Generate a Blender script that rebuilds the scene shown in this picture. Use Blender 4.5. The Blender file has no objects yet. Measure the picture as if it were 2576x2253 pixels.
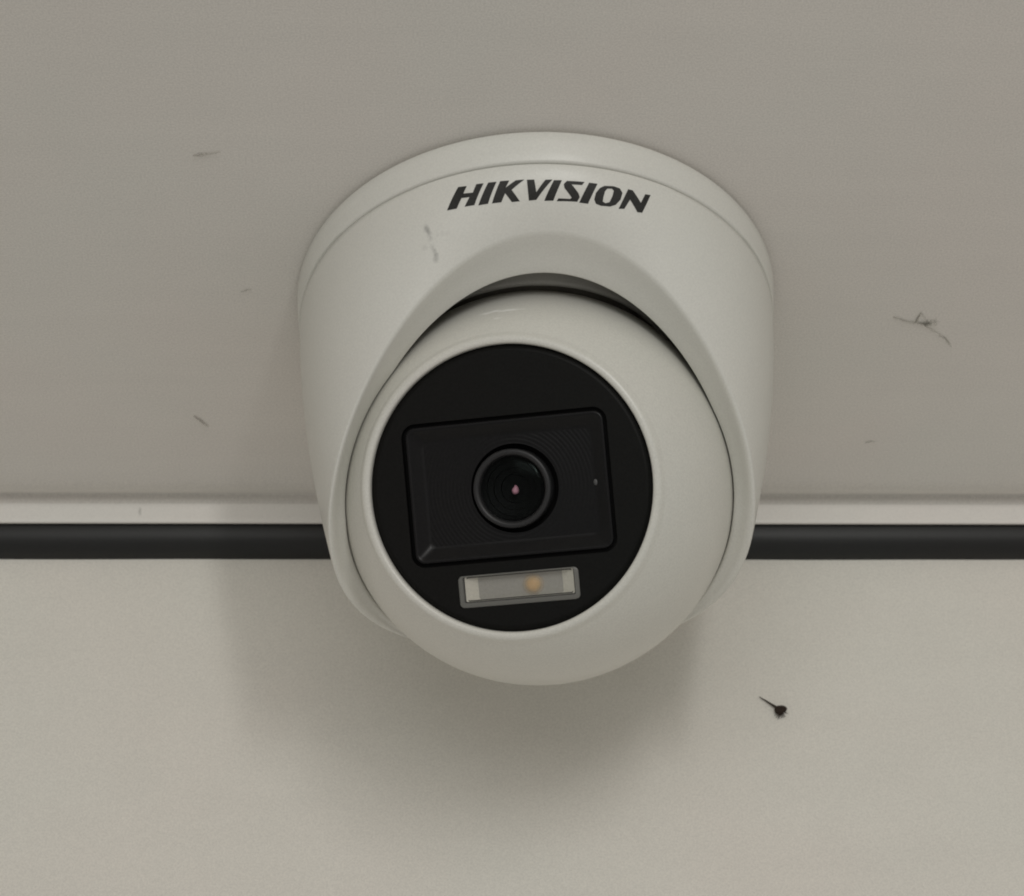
import bpy, bmesh, math, random
from mathutils import Vector, Matrix

scene = bpy.context.scene
random.seed(7)
MM = 0.001
V = Vector

# ------------------------------------------------------------------ camera
cam_data = bpy.data.cameras.new("camera")
cam = bpy.data.objects.new("camera", cam_data)
scene.collection.objects.link(cam)
scene.camera = cam
_F = V((0.03659945, 0.79289639, 0.60825636)).normalized()
_U = V((-0.00215841, -0.60860001, 0.79347424))
_R = _F.cross(_U).normalized()
_U = _R.cross(_F)
_m = Matrix((_R, _U, -_F)).transposed().to_4x4()
_m.translation = V((-27.281, -453.881, -391.469)) * MM
cam.matrix_world = _m
cam_data.sensor_fit = 'HORIZONTAL'
cam_data.sensor_width = 36.0
cam_data.lens = 36.0 * 6480.11 / 2576.0
cam_data.dof.use_dof = True
cam_data.dof.focus_distance = 0.55
cam_data.dof.aperture_fstop = 38.0
cam_data.clip_start = 0.01
cam_data.clip_end = 50.0

# ------------------------------------------------------------------ light
world = bpy.data.worlds.new("World")
scene.world = world
world.use_nodes = True
bg = world.node_tree.nodes["Background"]
bg.inputs[0].default_value = (1.0, 0.962, 0.918, 1)
bg.inputs[1].default_value = 0.31

def area(name, loc, target, sx, sy, power, col):
    ld = bpy.data.lights.new(name, 'AREA')
    ld.shape = 'RECTANGLE'
    ld.size = sx
    ld.size_y = sy
    ld.energy = power
    ld.color = col
    o = bpy.data.objects.new(name, ld)
    scene.collection.objects.link(o)
    o.location = loc
    o.rotation_euler = (V(target) - V(loc)).to_track_quat('-Z', 'Y').to_euler()
    return o

area("tube_lamp", (0.098, -0.57, -0.105), (0.0, 0.06, -0.06), 0.036, 0.19, 0.45, (1.0, 0.995, 0.965))
area("fill_light", (-0.05, -1.35, -0.30), (0.0, 0.06, -0.06), 0.9, 0.55, 2.7, (1.0, 0.99, 0.96))  # added soft fill from the front, not a known lamp of the room

scene.view_settings.view_transform = 'Standard'
scene.view_settings.look = 'None'
scene.view_settings.gamma = 1.0
scene.view_settings.exposure = 0.03
scene.view_settings.use_curve_mapping = False
scene.render.engine = 'CYCLES'
scene.cycles.filter_width = 1.9

# ------------------------------------------------------------------ helpers
def tag(o, label=None, cat=None, group=None, kind=None):
    if label: o["label"] = label
    if cat: o["category"] = cat
    if group: o["group"] = group
    if kind: o["kind"] = kind
    return o

def empty(name, loc=(0, 0, 0)):
    o = bpy.data.objects.new(name, None)
    o.empty_display_size = 0.02
    scene.collection.objects.link(o)
    o.location = loc
    return o

def mesh_obj(name, verts, faces, mat, parent=None, smooth=True, angle=40, recalc=True):
    me = bpy.data.meshes.new(name)
    me.from_pydata([tuple(v) for v in verts], [], faces)
    bm = bmesh.new(); bm.from_mesh(me)
    bmesh.ops.remove_doubles(bm, verts=bm.verts, dist=1e-7)
    if recalc:
        bmesh.ops.recalc_face_normals(bm, faces=bm.faces)
    bm.to_mesh(me); bm.free()
    if smooth:
        me.shade_smooth()
        me.set_sharp_from_angle(angle=math.radians(angle))
    me.materials.append(mat)
    o = bpy.data.objects.new(name, me)
    scene.collection.objects.link(o)
    if parent: o.parent = parent
    return o

def loft(rows, close=True):
    """rows: list of equal length lists of points"""
    n = len(rows[0]); vs = []; fs = []
    for r in rows: vs.extend(r)
    for i in range(len(rows) - 1):
        for j in range(n if close else n - 1):
            k = (j + 1) % n
            fs.append((i * n + j, i * n + k, (i + 1) * n + k, (i + 1) * n + j))
    return vs, fs

def lathe(prof, frame, seg=96, cap_end=False, cap_start=False):
    """prof: list of (radius, height) mm; frame: fn(x,y,h)->world m"""
    rows = []
    for r, h in prof:
        rows.append([frame(r * math.cos(2 * math.pi * j / seg), r * math.sin(2 * math.pi * j / seg), h) for j in range(seg)])
    vs, fs = loft(rows)
    if cap_end:
        fs.append(tuple(range((len(rows) - 1) * seg, len(rows) * seg)))
    if cap_start:
        fs.append(tuple(range(seg))[::-1])
    return vs, fs

# ------------------------------------------------------------------ materials
def mat_base(name):
    m = bpy.data.materials.new(name)
    m.use_nodes = True
    nt = m.node_tree
    return m, nt, nt.nodes["Principled BSDF"]

def plaster(name, col, rough, fine, mott, bump, scale=2200.0, spec=0.3, streak=0.0):
    """painted surface: fine speckle, slow mottling and a faint relief"""
    m, nt, b = mat_base(name)
    N = nt.nodes; L = nt.links
    tc = N.new("ShaderNodeTexCoord")
    n1 = N.new("ShaderNodeTexNoise"); n1.inputs["Scale"].default_value = scale; n1.inputs["Detail"].default_value = 3
    n2 = N.new("ShaderNodeTexNoise"); n2.inputs["Scale"].default_value = 14; n2.inputs["Detail"].default_value = 3
    L.new(tc.outputs["Object"], n1.inputs["Vector"]); L.new(tc.outputs["Object"], n2.inputs["Vector"])
    mr1 = N.new("ShaderNodeMapRange"); mr1.inputs[1].default_value = .25; mr1.inputs[2].default_value = .75
    mr1.inputs[3].default_value = 1 - fine; mr1.inputs[4].default_value = 1 + fine
    L.new(n1.outputs["Fac"], mr1.inputs[0])
    mix = N.new("ShaderNodeMix"); mix.data_type = 'RGBA'
    warm = tuple(c * k for c, k in zip(col, (1 + mott, 1 - mott * .25, 1 - mott * .2)))
    cool = tuple(c * k for c, k in zip(col, (1 - mott, 1 + mott * .1, 1 + mott * .1)))
    mix.inputs["A"].default_value = (*cool, 1); mix.inputs["B"].default_value = (*warm, 1)
    mr2 = N.new("ShaderNodeMapRange"); mr2.inputs[1].default_value = .35; mr2.inputs[2].default_value = .65
    L.new(n2.outputs["Fac"], mr2.inputs[0]); L.new(mr2.outputs[0], mix.inputs["Factor"])
    vm = N.new("ShaderNodeVectorMath"); vm.operation = 'SCALE'
    amp = mr1.outputs[0]
    if streak:
        # roller and cleaning streaks along the sheet, with uneven patches
        mp = N.new("ShaderNodeMapping"); mp.inputs["Scale"].default_value = (9, 150, 60)
        L.new(tc.outputs["Object"], mp.inputs[0])
        n3 = N.new("ShaderNodeTexNoise"); n3.inputs["Scale"].default_value = 1.0; n3.inputs["Detail"].default_value = 5; n3.inputs["Roughness"].default_value = .6
        L.new(mp.outputs[0], n3.inputs["Vector"])
        n4 = N.new("ShaderNodeTexNoise"); n4.inputs["Scale"].default_value = 45; n4.inputs["Detail"].default_value = 6; n4.inputs["Roughness"].default_value = .65
        L.new(tc.outputs["Object"], n4.inputs["Vector"])
        av = N.new("ShaderNodeMath"); av.operation = 'ADD'
        L.new(n3.outputs["Fac"], av.inputs[0]); L.new(n4.outputs["Fac"], av.inputs[1])
        m3 = N.new("ShaderNodeMapRange"); m3.inputs[1].default_value = .6; m3.inputs[2].default_value = 1.4
        m3.inputs[3].default_value = 1 - streak; m3.inputs[4].default_value = 1 + streak
        L.new(av.outputs[0], m3.inputs[0])
        mm = N.new("ShaderNodeMath"); mm.operation = 'MULTIPLY'
        L.new(amp, mm.inputs[0]); L.new(m3.outputs[0], mm.inputs[1]); amp = mm.outputs[0]
    L.new(mix.outputs["Result"], vm.inputs[0]); L.new(amp, vm.inputs["Scale"])
    L.new(vm.outputs[0], b.inputs["Base Color"])
    b.inputs["Roughness"].default_value = rough
    b.inputs["Specular IOR Level"].default_value = spec
    if bump:
        bp = N.new("ShaderNodeBump"); bp.inputs["Strength"].default_value = bump; bp.inputs["Distance"].default_value = 0.0002
        L.new(n1.outputs["Fac"], bp.inputs["Height"]); L.new(bp.outputs[0], b.inputs["Normal"])
    return m, nt, b, vm

CEIL = plaster("ceiling_paint", (0.752, 0.729, 0.688), 0.7, 0.11, 0.010, 0.08, streak=0.022)[0]
WALL = plaster("wall_paint", (0.83, 0.805, 0.74), 0.65, 0.10, 0.010, 0.08, streak=0.03)[0]
TRIM, _tn, _tb, _tvm = plaster("white_trim_plastic", (0.84, 0.82, 0.775), 0.4, 0.05, 0.01, 0.03)
BLACKTRIM = plaster("black_rubber_trim", (0.012, 0.0125, 0.012), 0.45, 0.25, 0.05, 0.10, spec=0.45)[0]
PLASTIC, _pn, _pb, _pvm = plaster("white_plastic", (0.73, 0.73, 0.68), 0.36, 0.05, 0.008, 0.03, spec=0.45, streak=0.015)
BALL, _bn, _bb, _bvm = plaster("white_ball_plastic", (0.71, 0.705, 0.65), 0.30, 0.07, 0.008, 0.02, spec=0.5, streak=0.015)
INK = plaster("dark_print_ink", (0.022, 0.022, 0.020), 0.5, 0.3, 0.02, 0.0)[0]
FACE = plaster("black_face_plastic", (0.0075, 0.0075, 0.007), 0.5, 0.25, 0.04, 0.04, spec=0.12)[0]
TRAYM = plaster("black_window_plastic", (0.0085, 0.0085, 0.009), 0.32, 0.25, 0.04, 0.02, spec=0.20)[0]
GROOVE = plaster("black_groove", (0.003, 0.003, 0.003), 0.6, 0.1, 0.0, 0.0, spec=0.1)[0]
BARREL = plaster("lens_barrel", (0.022, 0.022, 0.023), 0.38, 0.2, 0.03, 0.03, spec=0.4)[0]
WISP = plaster("cobweb_dust", (0.45, 0.44, 0.385), 0.9, 0.2, 0.02, 0.0, spec=0.1)[0]
FAINT = plaster("pale_dust", (0.54, 0.52, 0.47), 0.9, 0.2, 0.02, 0.0, spec=0.1)[0]
SPECK = plaster("dark_brown_speck", (0.030, 0.021, 0.015), 0.7, 0.4, 0.1, 0.3, spec=0.2)[0]
REFLECT = plaster("led_reflector", (0.70, 0.68, 0.59), 0.4, 0.08, 0.02, 0.05)[0]
REFLFLOOR = plaster("led_board", (0.38, 0.37, 0.335), 0.5, 0.08, 0.02, 0.05)[0]
PHOSPHOR = plaster("led_phosphor", (0.90, 0.62, 0.28), 0.6, 0.05, 0.02, 0.0)[0]
PINK = plaster("pink_glint", (0.62, 0.30, 0.38), 0.3, 0.05, 0.02, 0.0)[0]  # pink colour imitating a reflection in the lens

def clear(name, tint, rough, fac, gcol=(1, 1, 1)):
    """thin clear cover: see-through mixed with a mirror film"""
    m = bpy.data.materials.new(name); m.use_nodes = True
    nt = m.node_tree; N = nt.nodes; L = nt.links
    for n in list(N):
        if n.type == 'BSDF_PRINCIPLED': N.remove(n)
    out = [n for n in N if n.type == 'OUTPUT_MATERIAL'][0]
    tr = N.new("ShaderNodeBsdfTransparent"); tr.inputs[0].default_value = (*tint, 1)
    gl = N.new("ShaderNodeBsdfGlossy"); gl.inputs["Roughness"].default_value = rough; gl.inputs[0].default_value = (*gcol, 1)
    lw = N.new("ShaderNodeFresnel"); lw.inputs[0].default_value = 1.45
    ml = N.new("ShaderNodeMath"); ml.operation = 'MULTIPLY'; ml.inputs[1].default_value = fac
    L.new(lw.outputs[0], ml.inputs[0])
    mx = N.new("ShaderNodeMixShader"); L.new(ml.outputs[0], mx.inputs[0]); L.new(tr.outputs[0], mx.inputs[1]); L.new(gl.outputs[0], mx.inputs[2])
    L.new(mx.outputs[0], out.inputs[0])
    return m
GLASS = clear("lens_glass", (0.85, 0.88, 0.88), 0.12, 0.10, (0.7, 0.9, 0.85))

def frosted(name, col, fac):
    m = bpy.data.materials.new(name); m.use_nodes = True
    nt = m.node_tree; N = nt.nodes; L = nt.links
    b = N["Principled BSDF"]; b.inputs["Base Color"].default_value = (*col, 1); b.inputs["Roughness"].default_value = .3
    out = [n for n in N if n.type == 'OUTPUT_MATERIAL'][0]
    tr = N.new("ShaderNodeBsdfTransparent")
    mx = N.new("ShaderNodeMixShader"); mx.inputs[0].default_value = fac
    L.new(tr.outputs[0], mx.inputs[1]); L.new(b.outputs[0], mx.inputs[2]); L.new(mx.outputs[0], out.inputs[0])
    return m
def soften(m, fac):
    nt = m.node_tree; N = nt.nodes; L = nt.links
    b = N["Principled BSDF"]; out = [n for n in N if n.type == 'OUTPUT_MATERIAL'][0]
    tr = N.new("ShaderNodeBsdfTransparent"); mx = N.new("ShaderNodeMixShader"); mx.inputs[0].default_value = fac
    L.new(tr.outputs[0], mx.inputs[1]); L.new(b.outputs[0], mx.inputs[2]); L.new(mx.outputs[0], out.inputs[0])
soften(WISP, .30); soften(FAINT, .32)
FROST = frosted("led_cover", (0.40, 0.395, 0.37), 0.18)

# scuffs on the housing: two short grey rubs beside the lettering; on the ball, painted glints
def add_scuffs_glints(nt, b, vm, spots, col=(.12, .12, .115)):
    N = nt.nodes; L = nt.links
    tc = N.new("ShaderNodeTexCoord")
    nz = N.new("ShaderNodeTexNoise"); nz.inputs["Scale"].default_value = 550; nz.inputs["Detail"].default_value = 4
    L.new(tc.outputs["Object"], nz.inputs["Vector"])
    prev = vm.outputs[0]
    for (p, s, amt) in spots:
        sub = N.new("ShaderNodeVectorMath"); sub.operation = 'SUBTRACT'; sub.inputs[1].default_value = p
        L.new(tc.outputs["Object"], sub.inputs[0])
        dv = N.new("ShaderNodeVectorMath"); dv.operation = 'DIVIDE'; dv.inputs[1].default_value = s
        L.new(sub.outputs[0], dv.inputs[0])
        ln = N.new("ShaderNodeVectorMath"); ln.operation = 'LENGTH'; L.new(dv.outputs[0], ln.inputs[0])
        ad = N.new("ShaderNodeMath"); ad.operation = 'MULTIPLY_ADD'; ad.inputs[1].default_value = 1.6; 
        L.new(nz.outputs["Fac"], ad.inputs[0]); L.new(ln.outputs["Value"], ad.inputs[2])
        mr = N.new("ShaderNodeMapRange"); mr.inputs[1].default_value = .8; mr.inputs[2].default_value = 1.9
        mr.inputs[3].default_value = amt; mr.inputs[4].default_value = 0
        L.new(ad.outputs[0], mr.inputs[0])
        mx = N.new("ShaderNodeMix"); mx.data_type = 'RGBA'
        L.new(mr.outputs[0], mx.inputs["Factor"]); L.new(prev, mx.inputs["A"]); mx.inputs["B"].default_value = (*col, 1)
        prev = mx.outputs["Result"]
    L.new(prev, b.inputs["Base Color"])

add_scuffs_glints(_tn, _tb, _tvm, [((-.0984, -.0006, -.0008), (.0005, .004, .0016), .55)], (.25, .24, .22))
add_scuffs_glints(_bn, _bb, _bvm, [(tuple(V(p) * MM), (a * MM, b * MM, c * MM), k) for p, a, b, c, k in (
    ((-12.6, -28.8, -28.7), 1.9, 1.5, .6, 1.0), ((-10.6, -29.3, -28.4), 1.1, 1.1, .55, .9), ((-7.2, -30.1, -28.8), 2.9, 2.0, .55, 1.0), ((-10.2, -30.8, -31.7), 1.3, 1.0, .5, .5))], (1.0, 1.0, .97))  # white light glints painted into the ball colour

# ------------------------------------------------------------------ ceiling, wall
def extrude_x(name, prof, x0, x1, mat, parent=None, nx=1, angle=40, closed=False):
    rows = [[V((x0 + (x1 - x0) * k / nx, y * MM, z * MM)) for (y, z) in prof] for k in range(nx + 1)]
    vs, fs = loft(rows, close=closed)
    if closed:
        n = len(prof)
        fs.append(tuple(range(n))); fs.append(tuple(range(nx * n, nx * n + n)))
    return mesh_obj(name, vs, fs, mat, parent, angle=angle)

WALL_Y = 91.0
# the ceiling sheet rolls up into a shallow groove before its edge strip
cp = [(-1500, 0), (-400, 0), (0, 0), (67, 0), (69, .02), (71, .09), (72.7, .26), (74.2, .56), (75.5, .98), (76.7, 1.50), (77.8, 2.08), (78.8, 2.68), (79.7, 3.25), (80.5, 3.75), (81.1, 4.0),
      (81.55, 3.9), (81.75, 3.5), (81.85, 3.0), (81.95, 2.3), (82.05, 1.4), (82.25, .75), (83.0, .6), (83.0, 10), (160, 10)]
ceiling = extrude_x("ceiling", cp, -1.6, 1.6, CEIL, angle=30)
tag(ceiling, kind="structure", label="pale grey painted ceiling sheet above the security camera")
wall = mesh_obj("wall", [V((-1.6, WALL_Y * MM, -1.6)), V((1.6, WALL_Y * MM, -1.6)), V((1.6, WALL_Y * MM, .0098)), V((-1.6, WALL_Y * MM, .0098))], [(0, 1, 2, 3)], WALL, smooth=False)
tag(wall, kind="structure", label="cream painted wall below the ceiling edge")

# white edge strip: two lengths that meet at a joint
trim = empty("ceiling_edge_strip", (0, .083, 0))
tag(trim, "thin white plastic edge strip between ceiling and black trim", "edge strip")
tp = [(81.98, 1.35), (82.12, .9), (82.25, .4), (82.42, -.4), (82.58, -1.2), (82.72, -2.0), (82.85, -2.7), (82.95, -3.3), (83.1, -3.58), (83.4, -3.7), (83.9, -3.6), (84.2, -3.3), (84.2, .3), (82.6, .5)]
tpl = [(y - 83, z) for y, z in tp]
extrude_x("strip_length", tpl, -1.6, 1.6, TRIM, trim, closed=True, angle=50)

bp = [(84.6, 4), (84.6, -1.0), (84.65, -2.6), (84.9, -4.2), (85.4, -5.8), (86.2, -7.2), (87.3, -8.3), (88.6, -9.15), (89.8, -9.6), (90.95, -9.8), (90.95, 4)]
bvs = []; bnx = 420; bn = len(bp)
for k in range(bnx + 1):
    u = k / bnx * 2 - 1
    x = (u * .25 if abs(u) < .9 else math.copysign(.225 + (abs(u) - .9) * 13.75, u))
    wv = .05 * math.sin(x * 61) + .03 * math.sin(x * 133 + 1)
    bvs.append([V((x, y * MM, (z + wv * max(0.0, min(1.0, (-z - 6) / 3.5))) * MM)) for (y, z) in bp])
vs, fs = loft(bvs, close=True)
fs.append(tuple(range(bn))); fs.append(tuple(range(bnx * bn, bnx * bn + bn)))
black = mesh_obj("black_trim", vs, fs, BLACKTRIM, angle=35)
tag(black, "long black rounded trim running along the top of the wall", "trim")

# ------------------------------------------------------------------ security camera
camera_root = empty("security_camera", (0, 0, 0))
tag(camera_root, "white turret security camera with black lens face mounted on the ceiling", "security camera")

def zframe(x, y, h): return V((x, y, h)) * MM
SEG = 160
# base ring against the ceiling
ringp = [(50, -.02), (52.6, -.02), (53.0, -.4), (54.5, -.8), (55.0, -1.0), (55.2, -1.35), (55.1, -3.4), (54.85, -5.8), (54.65, -7.4), (54.5, -7.72), (54.0, -7.82), (52.2, -7.84)]
vs, fs = lathe(ringp, lambda x, y, h: V((x, y * (1 + .028 * max(0.0, min(1.0, 1 + (h + 1.35) / 6.4))) if y < 0 else y, h)) * MM, SEG)
mesh_obj("base_ring", vs, fs, PLASTIC, camera_root, angle=50)

# housing: a skirt that leaves the base ring and ends in an arched opening
ZS, RS = -8.25, 54.3
OY, OZ, O1, OA, O2, OS = 1.7458, -52.7163, 22.6578, 46.4315, 10.7434, 1.7902
IY, IZ, IA, I1, I2, IS = 4.9226, -53.1339, 42.5772, 22.4085, 6.1455, 0.3725
BUL = 1.7497
BC = V((-0.4996, 9.3283, -47.327)); BR = 44.175

def rim_o(f): return V((OA * math.sin(f), OY - OA * math.cos(f), OZ + O1 * math.cos(f) + O2 * math.cos(2 * f) + OS * math.sin(f)))
def rim_i(f):
    p = V((IA * math.sin(f), IY - IA * math.cos(f), IZ + I1 * math.cos(f) + I2 * math.cos(2 * f) + IS * math.sin(f)))
    # the lip turns in under the skirt at the front of the arch
    p += V((0, .79, .61)) * (4.5 * max(0.0, math.cos(f)) ** .8)
    d = p - BC
    # beside and behind the arch the rim hugs the ball
    af = abs((f + math.pi) % (2 * math.pi) - math.pi)
    w = max(0.0, min(1.0, (af - 1.0) / .5))
    hug = BR + .24 + max(0.0, d.length - BR - .24) * (1 - w)
    p = BC + d.normalized() * hug
    return p
def skin(f, t):
    s = V((RS * math.sin(f), -RS * math.cos(f), ZS))
    return s * (1 - t) + rim_o(f) * t + V((math.sin(f), -math.cos(f), 0)) * (BUL * 4 * t * (1 - t))

def fillet(a, c, b, r, n=6):
    da = (a - c); db = (b - c)
    ra = min(r, da.length * .45); rb = min(r, db.length * .45)
    p = c + da.normalized() * ra; q = c + db.normalized() * rb
    return [p * (1 - t) ** 2 + c * 2 * t * (1 - t) + q * t * t for t in [k / n for k in range(n + 1)]]

def section(f):
    pts = []
    s0 = skin(f, 0)
    n = V((math.sin(f), -math.cos(f), 0))
    pts += [s0 - n * 1.7 + V((0, 0, .15)), s0 - n * .35 + V((0, 0, .12)), s0 - n * .08 + V((0, 0, -.05))]
    for k in range(1, 23): pts.append(skin(f, k / 24.0))
    o = rim_o(f); i = rim_i(f)
    pts += fillet(skin(f, 22.6 / 24), o, i, 2.2 - 1.4 * max(0.0, math.cos(f)) ** .8, 7)
    out = (i - BC); out.z = 0; out.normalize()
    inn = i + out * 0.6 + V((0, 0, 3.0))
    # lip face slightly hollow
    fi = fillet(o, i, inn, .6, 4)
    a = pts[-1]; b = fi[0]
    nn = (b - a).cross(V((math.cos(f), math.sin(f), 0))).normalized()
    if nn.z < 0: nn = -nn
    for k in (1, 2, 3):
        pts.append(a.lerp(b, k / 4) + nn * .25 * math.sin(math.pi * k / 4))
    pts += fi
    pts.append(inn); pts.append(inn + out * 1.2 + V((0, 0, 5)))
    return pts
secs = [section(2 * math.pi * j / SEG) for j in range(SEG)]
rows = [[secs[j][k] * MM for j in range(SEG)] for k in range(len(secs[0]))]
vs, fs = loft(rows)
housing = mesh_obj("housing", vs, fs, PLASTIC, camera_root, angle=60)

# dark mounting plate inside the skirt, seen through the gap above the ball
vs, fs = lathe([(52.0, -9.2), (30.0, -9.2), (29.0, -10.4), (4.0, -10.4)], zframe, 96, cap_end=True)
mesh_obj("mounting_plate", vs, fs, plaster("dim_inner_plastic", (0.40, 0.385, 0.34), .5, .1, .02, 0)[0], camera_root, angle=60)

# thin retaining collar around the top of the ball
vs, fs = lathe([(30.6, -12.0), (30.9, -14.3), (31.4, -14.7), (32.1, -14.6), (32.5, -14.0), (32.6, -10.8)], lambda x, y, h: V((x, y + 9.3 if y < 0 else y * .8 + 9.3, h)) * MM, 96)
mesh_obj("inner_collar", vs, fs, PLASTIC, camera_root, angle=60)

def spt(f, t, off=0.0):
    e = 1e-3
    a = skin(f + e, t) - skin(f - e, t); b = skin(f, t + e) - skin(f, t - e)
    n = a.cross(b).normalized()
    if n.dot(V((math.sin(f), -math.cos(f), 0))) < 0: n = -n
    return (skin(f, t) + n * off) * MM

rub = [(-.512, .49, .30), (-.508, .53, .42), (-.505, .57, .38), (-.503, .61, .22), (-.500, .70, .30), (-.497, .74, .5), (-.498, .78, .5), (-.502, .82, .3), (-.535, .66, .12), (-.47, .62, .10), (-.45, .64, .12), (-.43, .66, .10)]
add_scuffs_glints(_pn, _pb, _pvm, [(tuple(spt(a, b)), (.0007, .0007, .0009), k) for a, b, k in rub])

# lettering printed on the skirt, (angle, way down the skirt)
LET = [
 ("H", [[(-0.3547, 0.2298), (-0.3195, 0.2518), (-0.3365, 0.3392), (-0.2974, 0.3673), (-0.2802, 0.2622), (-0.2507, 0.2751), (-0.2976, 0.53), (-0.3379, 0.506), (-0.3128, 0.4106), (-0.3461, 0.3881), (-0.3715, 0.4902), (-0.4124, 0.4633)]]),
 ("I", [[(-0.2318, 0.2807), (-0.1983, 0.2925), (-0.2413, 0.5674), (-0.2816, 0.5503)]]),
 ("K", [[(-0.1836, 0.294), (-0.1472, 0.3058), (-0.1636, 0.4065), (-0.1209, 0.3156), (-0.0867, 0.3169), (-0.1404, 0.452), (-0.1094, 0.6261), (-0.1426, 0.619), (-0.1671, 0.4827), (-0.1862, 0.5935), (-0.2249, 0.5774)]]),
 ("V", [[(-0.0768, 0.3237), (-0.0473, 0.3274), (-0.0401, 0.5238), (-0.0028, 0.3357), (0.0254, 0.3311), (-0.0407, 0.6297), (-0.0715, 0.6321)]]),
 ("I", [[(0.0314, 0.3413), (0.0633, 0.3356), (0.0306, 0.6438), (-0.0075, 0.6472)]]),
 ("S", [[(0.0839, 0.3406), (0.1552, 0.3262), (0.1453, 0.3802), (0.1028, 0.3897), (0.1335, 0.5119), (0.1394, 0.5628), (0.1306, 0.6298), (0.0449, 0.6495), (0.0516, 0.6114), (0.1004, 0.6057), (0.1067, 0.5853), (0.0747, 0.4543), (0.0715, 0.3965)]]),
 ("I", [[(0.1738, 0.3253), (0.2078, 0.3188), (0.1764, 0.63), (0.1394, 0.637)]]),
 ("O", [[(0.2372, 0.3277), (0.2747, 0.299), (0.3014, 0.3059), (0.314, 0.3601), (0.3095, 0.4563), (0.2925, 0.5437), (0.27, 0.5901), (0.2318, 0.6145), (0.2095, 0.6065), (0.2004, 0.5547), (0.2047, 0.4595), (0.2193, 0.3757)],
        [(0.2498, 0.3584), (0.2685, 0.3413), (0.2773, 0.3654), (0.2739, 0.4468), (0.2652, 0.5372), (0.2493, 0.5663), (0.2367, 0.5555), (0.2369, 0.4956), (0.2414, 0.4061)]]),
 ("N", [[(0.3364, 0.2804), (0.356, 0.2747), (0.3963, 0.4006), (0.411, 0.2645), (0.4347, 0.2474), (0.408, 0.5103), (0.3875, 0.5294), (0.3489, 0.4131), (0.3305, 0.5554), (0.3068, 0.5811)]]),
]
def fill_loops(loops, mapper, name, mat, parent, split=1, smooth=True):
    bm = bmesh.new()
    edges = []
    for lp in loops:
        q = []
        for a, b in zip(lp, lp[1:] + lp[:1]):
            for k in range(split): q.append((a[0] + (b[0] - a[0]) * k / split, a[1] + (b[1] - a[1]) * k / split))
        vv = [bm.verts.new((x, y, 0)) for x, y in q]
        for i in range(len(vv)): edges.append(bm.edges.new((vv[i], vv[(i + 1) % len(vv)])))
    bmesh.ops.triangle_fill(bm, edges=edges, use_beauty=True)
    for v in bm.verts: v.co = mapper(v.co.x, v.co.y)
    me = bpy.data.meshes.new(name)
    bm.to_mesh(me); bm.free()
    if smooth: me.shade_smooth()
    me.materials.append(mat)
    o = bpy.data.objects.new(name, me); scene.collection.objects.link(o)
    if parent: o.parent = parent
    return o
for ch, loops in LET:
    o = fill_loops([[(x * 50, y * 14) for x, y in lp] for lp in loops], lambda x, y: spt(x / 50, y / 14 - .03, .09), "letter", INK, housing, split=4, smooth=False)
    o["label"] = "dark printed letter " + ch

# ---- ball with the black face; local frame of the face
FO = V((-7.525, -13.808, -64.492)); FN = V((-0.23692, -0.78024, -0.57887)).normalized()
ex = V((0.95686, -0.29055, 0)); ey = V((-0.16819, -0.55389, 0.81542))
ra = math.radians(-4.65)
FX = (ex * math.cos(ra) + ey * math.sin(ra)); FX = (FX - FN * FX.dot(FN)).normalized()
FY = FX.cross(FN); FY = FY if FY.dot(ey) > 0 else -FY
def ff(x, y, h): return (FO + FX * x + FY * y + FN * h) * MM
D0 = 29.652
prof = []
t0 = math.asin(32.75 / BR)
for k in range(41):
    a = t0 + (math.radians(116) - t0) * k / 40
    prof.append((BR * math.sin(a), BR * math.cos(a) - D0))
prof = [(32.4, prof[0][1] - .3)] + prof
vs, fs = lathe(prof, ff, SEG)
ball = mesh_obj("camera_ball", vs, fs, BALL, camera_root, angle=55)
bez = [(33.6, -1.05), (33.3, -.62), (32.95, -.12), (32.7, .3), (32.45, .68), (32.0, .95), (31.5, 1.02), (31.05, .9), (30.78, .55), (30.7, .1), (30.68, -1.0)]
vs, fs = lathe(bez, ff, SEG)
mesh_obj("bezel_ring", vs, fs, BALL, ball, angle=60)

# ---- faceplate with a window recess, a lens and a light window
def rrect(cx, cy, w, h, r, n=7):
    pts = []
    for sx, sy, a0 in ((1, 1, 0), (-1, 1, 90), (-1, -1, 180), (1, -1, 270)):
        for k in range(n + 1):
            a = math.radians(a0 + 90 * k / n)
            pts.append((cx + sx * (w / 2 - r) + r * math.cos(a), cy + sy * (h / 2 - r) + r * math.sin(a)))
    return pts
def circ(cx, cy, r, n): return [(cx + r * math.cos(2 * math.pi * k / n), cy + r * math.sin(2 * math.pi * k / n)) for k in range(n)]
TC = (-.45, 0.0); TW, TH, TR = 44.9, 30.9, 3.0
LC = (.2, -.2)
LW = (-.05, -21.35, 26.2, 6.9, 1.0)
face = fill_loops([circ(0, 0, 29.3, 128), rrect(*TC, TW, TH, TR), rrect(*LW)], lambda x, y: ff(x, y, 0), "faceplate", FACE, camera_root)
vs, fs = lathe([(30.66, -.75), (30.2, -.5), (29.9, -.22), (29.6, -.06), (29.3, 0)], ff, 128)
mesh_obj("faceplate_edge", vs, fs, FACE, face, angle=60)

def rr_rows(spec, cx, cy, w, h, r):
    return [[ff(x, y, hh) for x, y in rrect(cx, cy, w - 2 * i, h - 2 * i, max(r - i, .15) if rad is None else rad)] for (i, hh, rad) in spec]
# groove around the recess
vs, fs = loft(rr_rows([(0, 0, None), (.08, -.25, None), (.12, -1.3, None), (.85, -1.3, None)], *TC, TW, TH, TR))
mesh_obj("groove", vs, fs, GROOVE, face, angle=40)
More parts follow.
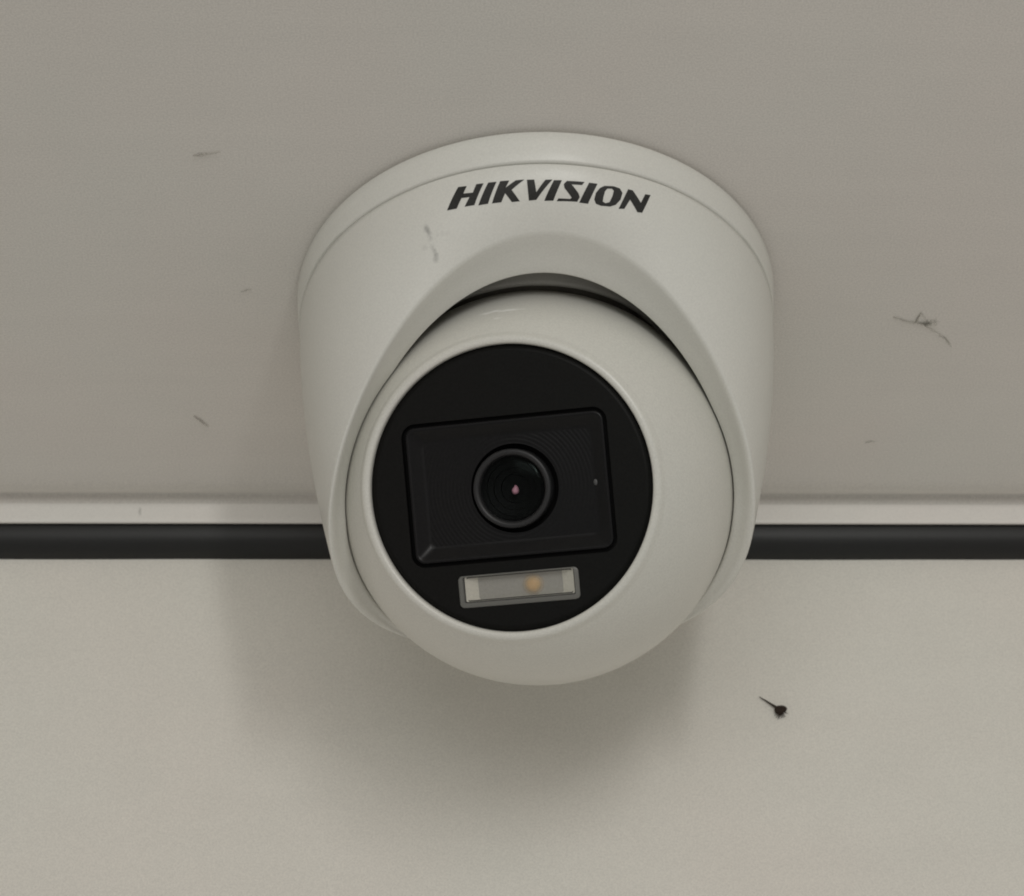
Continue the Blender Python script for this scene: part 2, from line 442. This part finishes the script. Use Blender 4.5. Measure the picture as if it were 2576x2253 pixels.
# the recessed window frame with sloping sides
spec = [(.80, -1.35, None), (.82, -.30, None), (.95, -.12, None), (1.2, -.06, None), (1.45, -.12, None), (1.7, -.3, None), (3.6, -1.75, 1.5), (3.95, -1.95, 1.3), (4.3, -2.0, 1.2)]
vs, fs = loft(rr_rows(spec, *TC, TW, TH, TR))
frame = mesh_obj("window_frame", vs, fs, TRAYM, face, angle=50)
floor_w, floor_h = TW - 8.6, TH - 8.6
RIDGE, _rn, _rb, _rv = plaster("ridged_window_floor", (0.0085, 0.0085, 0.009), 0.32, 0.25, 0.04, 0.0, spec=0.18)
def add_ridges(nt, b, centre, pitch):
    N = nt.nodes; L = nt.links
    tc = N.new("ShaderNodeTexCoord")
    ds = N.new("ShaderNodeVectorMath"); ds.operation = 'DISTANCE'; ds.inputs[1].default_value = centre
    L.new(tc.outputs["Object"], ds.inputs[0])
    ml = N.new("ShaderNodeMath"); ml.operation = 'MULTIPLY'; ml.inputs[1].default_value = 2 * math.pi / pitch
    L.new(ds.outputs["Value"], ml.inputs[0])
    sn = N.new("ShaderNodeMath"); sn.operation = 'SINE'; L.new(ml.outputs[0], sn.inputs[0])
    bp_ = N.new("ShaderNodeBump"); bp_.inputs["Strength"].default_value = .5; bp_.inputs["Distance"].default_value = .00003
    L.new(sn.outputs[0], bp_.inputs["Height"]); L.new(bp_.outputs[0], b.inputs["Normal"])
add_ridges(_rn, _rb, tuple(ff(LC[0], LC[1], -2.0)), .00085)
lens_floor = fill_loops([rrect(*TC, floor_w, floor_h, 1.2), circ(LC[0] + .35, LC[1] + .05, 9.55, 72)], lambda x, y: ff(x, y, -2.0), "window_floor", RIDGE, face, smooth=False)

def lf(x, y, h): return ff(LC[0] + x, LC[1] + y, h)
lens = empty("lens", (0, 0, 0)); lens.parent = camera_root
vs, fs = lathe([(9.55, 0), (9.45, -3.5), (8.0, -3.5)], lambda x, y, h: ff(LC[0] + .35 + x, LC[1] + .05 + y, h - 2.0), 72)
mesh_obj("lens_well", vs, fs, GROOVE, lens)
vs, fs = lathe([(8.55, -6), (8.5, -.75), (8.38, -.45), (8.1, -.3), (7.7, -.3), (7.4, -.42), (7.15, -.75), (7.0, -1.3), (6.95, -2.4)], lf, 96)
mesh_obj("lens_ring", vs, fs, BARREL, lens, angle=60)
vs, fs = lathe([(6.96, -2.0), (5.9, -2.6), (5.85, -3.1), (4.6, -3.5), (4.55, -4.0), (3.2, -4.3), (3.1, -4.9), (1.6, -5.1)], lf, 72, cap_end=True)
mesh_obj("lens_baffle", vs, fs, GROOVE, lens, angle=30)
vs, fs = lathe([(7.05, -1.7)] + [(7.05 * math.cos(math.radians(a)), -1.7 + 1.25 * math.sin(math.radians(a))) for a in range(8, 90, 8)], lf, 72, cap_end=True)
mesh_obj("lens_glass", vs, fs, GLASS, lens, angle=80)
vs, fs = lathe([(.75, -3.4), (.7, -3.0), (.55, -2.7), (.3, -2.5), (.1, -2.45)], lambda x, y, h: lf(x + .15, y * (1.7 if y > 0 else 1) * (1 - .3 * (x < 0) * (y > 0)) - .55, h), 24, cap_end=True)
mesh_obj("glint_bead", vs, fs, PINK, lens, angle=80)  # pink bead modelled in place of the reflected glint
# small grey bump imitating a glint on the right of the window floor
vs, fs = lathe([(.55, -2.0), (.5, -1.8), (.28, -1.66), (.05, -1.62)], lambda x, y, h: ff(18.2 + x, -.5 + y * 1.3, h), 20, cap_end=True)
mesh_obj("glint_dot", vs, fs, plaster("grey_glint", (.10, .10, .10), .3, .1, .02, 0)[0], face, angle=80)

# white-light window under the lens
lamp = empty("light_window", (0, 0, 0)); lamp.parent = camera_root
def lrect(x0, x1, y0, y1, r, h):
    return [ff(x, y, h) for x, y in rrect((x0 + x1) / 2, (y0 + y1) / 2, x1 - x0, y1 - y0, r, 5)]
X0, X1, Y0, Y1 = -13.15, 13.05, -24.8, -17.9
rows = [lrect(X0, X1, Y0, Y1, 1.0, -.35), lrect(X0 + .05, X1 - .05, Y0 + .05, Y1 - .05, 1.0, .12), lrect(X0 + .25, X1 - .25, Y0 + .25, Y1 - .25, .85, .25), lrect(X0 + .95, X1 - .95, Y0 + .95, Y1 - .25, .5, .28), lrect(X0 + 1.02, X1 - 1.02, Y0 + 1.05, Y1 - .3, .4, -.3)]
vs, fs = loft(rows)
mesh_obj("window_rim", vs, fs, frosted("light_window_rim", (.34, .34, .315), .5), lamp, angle=40)
rows = [lrect(X0 + 1.32, X1 - 1.25, Y0 + 1.30, Y1 - .3, .3, -.45), lrect(X0 + 3.9, X1 - 3.9, Y0 + 1.6, Y1 - .5, .4, -1.9)]
vs, fs = loft(rows)
mesh_obj("reflector", vs, fs, REFLECT, lamp, angle=30)
n = len(rows[-1])
mesh_obj("circuit_board", rows[-1], [tuple(range(n))], REFLFLOOR, lamp)
chip_at = lambda x, y, h: ff(2.75 + x, -20.9 + y, h)
vs, fs = lathe([(1.0, -1.9), (1.0, -1.6), (.85, -1.5), (.1, -1.48)], chip_at, 28, cap_end=True)
mesh_obj("light_chip", vs, fs, PHOSPHOR, lamp, angle=60)
for q, (rr_, fa_) in enumerate(((1.4, .55), (1.8, .32), (2.35, .16))):
    vs, fs = lathe([(rr_, -1.85 + .05 * q), (rr_ * .97, -1.35 + .06 * q), (rr_ * .8, -1.12 + .06 * q), (.1, -1.05 + .06 * q)], chip_at, 28, cap_end=True)
    mesh_obj("chip_gel", vs, fs, frosted("chip_gel", (.92, .66, .34), fa_), lamp, angle=60)
rows = [lrect(X0 + .9, X1 - .9, Y0 + .9, Y1 - .35, .4, -.62), lrect(X0 + 1.6, X1 - 1.6, Y0 + 1.6, Y1 - .6, .4, -.66)]
vs, fs = loft(rows)
mesh_obj("rim_gap", vs, fs, GROOVE, lamp)
n = len(lrect(X0 + .9, X1 - .9, Y0 + .9, Y1 - .1, .4, 0))
cov = [lrect(X0 + .9, X1 - .9, Y0 + .9, Y1 - .3, .4, .05)]
mesh_obj("clear_cover", cov[0], [tuple(range(n))], FROST, lamp)

# ------------------------------------------------------------------ cobwebs and specks
def tube(bm_v, bm_f, pts, r0, r1, n=5):
    base = len(bm_v)
    m = len(pts)
    for i, p in enumerate(pts):
        d = (pts[min(i + 1, m - 1)] - pts[max(i - 1, 0)]).normalized()
        u = d.cross(V((.31, .2, .93))).normalized(); w = d.cross(u)
        r = r0 + (r1 - r0) * i / (m - 1)
        for k in range(n):
            a = 2 * math.pi * k / n
            bm_v.append((p + (u * math.cos(a) + w * math.sin(a)) * r) * MM)
    for i in range(m - 1):
        for k in range(n):
            k2 = (k + 1) % n
            bm_f.append((base + i * n + k, base + i * n + k2, base + (i + 1) * n + k2, base + (i + 1) * n + k))
    bm_f.append(tuple(base + k for k in range(n))[::-1]); bm_f.append(tuple(base + (m - 1) * n + k for k in range(n)))

def wisp(name, paths, mat, label, cat="cobweb", group=None):
    vs, fs = [], []
    for pts, count, spread, r in paths:
        P = [V((x, y, -.12)) for x, y in pts]
        # densify
        Q = []
        for a, b in zip(P, P[1:]):
            for k in range(4): Q.append(a.lerp(b, k / 4))
        Q.append(P[-1])
        for c in range(count):
            off = V((random.gauss(0, spread), random.gauss(0, spread), 0))
            full = random.random() < .55
            a = 0 if full else random.randint(0, max(0, len(Q) // 3)); b = len(Q) if full else random.randint(2 * len(Q) // 3, len(Q))
            seg = Q[a:max(b, a + 3)]
            jit = [p + off * math.sin(math.pi * (i + .5) / len(seg)) + V((random.gauss(0, .10), random.gauss(0, .10), -abs(random.gauss(.1, .12)))) for i, p in enumerate(seg)]
            tube(vs, fs, jit, r, r * .4, 4)
    c = V((sum(p[0] for p in paths[0][0]) / len(paths[0][0]), sum(p[1] for p in paths[0][0]) / len(paths[0][0]), 0)) * MM
    o = mesh_obj(name, [v - c for v in vs], fs, mat, angle=80)
    o.location = c
    return tag(o, label, cat, group)

lint = []
for q in range(70):
    cx = random.gauss(92.6, 1.25); cy = 7.45 + .16 * abs(cx - 92.6) * -1 + random.gauss(0, .5)
    an = random.uniform(0, 6.28); ln = random.uniform(.4, 1.0); bend = random.uniform(-1.2, 1.2)
    lint.append(([(cx - ln * math.cos(an), cy - ln * math.sin(an)), (cx, cy), (cx + ln * math.cos(an + bend), cy + ln * math.sin(an + bend))], 1, .05, .045))
wisp("cobweb", [
    ([(84.4, 5.1), (86.6, 6.2), (88.7, 7.0), (90.2, 7.0), (92.5, 7.9)], 7, .10, .05),
    ([(90.0, 7.0), (90.3, 5.4), (90.9, 3.6), (91.6, 5.0), (93.0, 6.6)], 5, .14, .045),
    ([(90.4, 6.6), (90.4, 5.2), (90.8, 3.4)], 7, .16, .045),
    ([(91.5, 7.4), (92.8, 8.6), (94.6, 10.0), (96.0, 11.2), (97.0, 12.4), (98.0, 12.8), (99.3, 14.8), (100.2, 16.6)], 4, .12, .05),
    ([(96.6, 12.0), (98.0, 12.8), (99.3, 14.8), (100.0, 16.2)], 6, .12, .05)] + lint, WISP,
    "grey tangled cobweb wisp on the ceiling right of the camera")
wisp("cobweb", [([(-76.2, -47.8), (-74.5, -48.0), (-72.5, -48.4), (-70.2, -49.0)], 9, .35, .06)], FAINT, "faint grey dust streak on the ceiling left of the camera's base, uppermost there", "dust streak")
wisp("cobweb", [([(-68.0, -2.8), (-66.8, -3.3), (-65.6, -3.6)], 5, .15, .06)], FAINT, "tiny faint dust streak on the ceiling close beside the camera's left edge", "dust streak")
wisp("cobweb", [([(-82.0, 43.5), (-80.8, 45.0), (-79.7, 46.6), (-78.6, 47.8)], 9, .18, .07)], FAINT, "short slanting dust streak low on the ceiling near the white strip, left side", "dust streak")
wisp("cobweb", [([(84.6, 53.6), (85.8, 53.2), (87.2, 53.1)], 6, .2, .06)], FAINT, "small faint dust streak below the grey cobweb near the white strip, right side", "dust streak")
for o in list(scene.objects):
    if o.name.startswith("cobweb") and o.get("category") == "dust streak": o.name = "dust_streak"

# dark speck with a stalk on the wall
vs, fs = [], []
def wp(x, z, d): return V((x, WALL_Y - d, z))
tube(vs, fs, [wp(57.9, -51.7, .35), wp(59.4, -53.0, .6), wp(60.6, -54.1, .8), wp(61.6, -54.9, .8), wp(62.4, -55.4, .7)], .10, .42, 7)
base = len(vs); nu, nv = 14, 9
cc = wp(62.75, -55.75, .75)
for i in range(nv + 1):
    th = math.pi * i / nv
    for j in range(nu):
        f = 2 * math.pi * j / nu
        r = 1.0 + .16 * math.sin(3 * f + 2 * th) + .12 * math.sin(5 * f + 1.3) * math.sin(th) + random.uniform(-.07, .07)
        vs.append((cc + V((1.42 * r * math.sin(th) * math.cos(f) + .2 * math.cos(th), .7 * r * math.sin(th) * math.sin(f), 1.15 * r * math.cos(th)))) * MM)
for i in range(nv):
    for j in range(nu):
        k = (j + 1) % nu
        fs.append((base + i * nu + j, base + i * nu + k, base + (i + 1) * nu + k, base + (i + 1) * nu + j))
for (dx, dz) in ((.7, -2.0), (-.4, -2.3), (-1.2, -2.0), (1.8, -.8), (1.9, .6), (1.2, -1.8), (.2, -2.2), (-.8, -2.5), (-1.5, -1.4)):
    tube(vs, fs, [cc, cc + V((dx * .6, .2, dz * .6)), cc + V((dx, .45, dz))], .16, .05, 5)
o0 = wp(62, -55, 0) * MM
spk = mesh_obj("dirt_speck", [v - o0 for v in vs], fs, SPECK, angle=60)
spk.location = o0
tag(spk, "tiny dark brown speck with a thin stalk stuck on the wall", "speck")
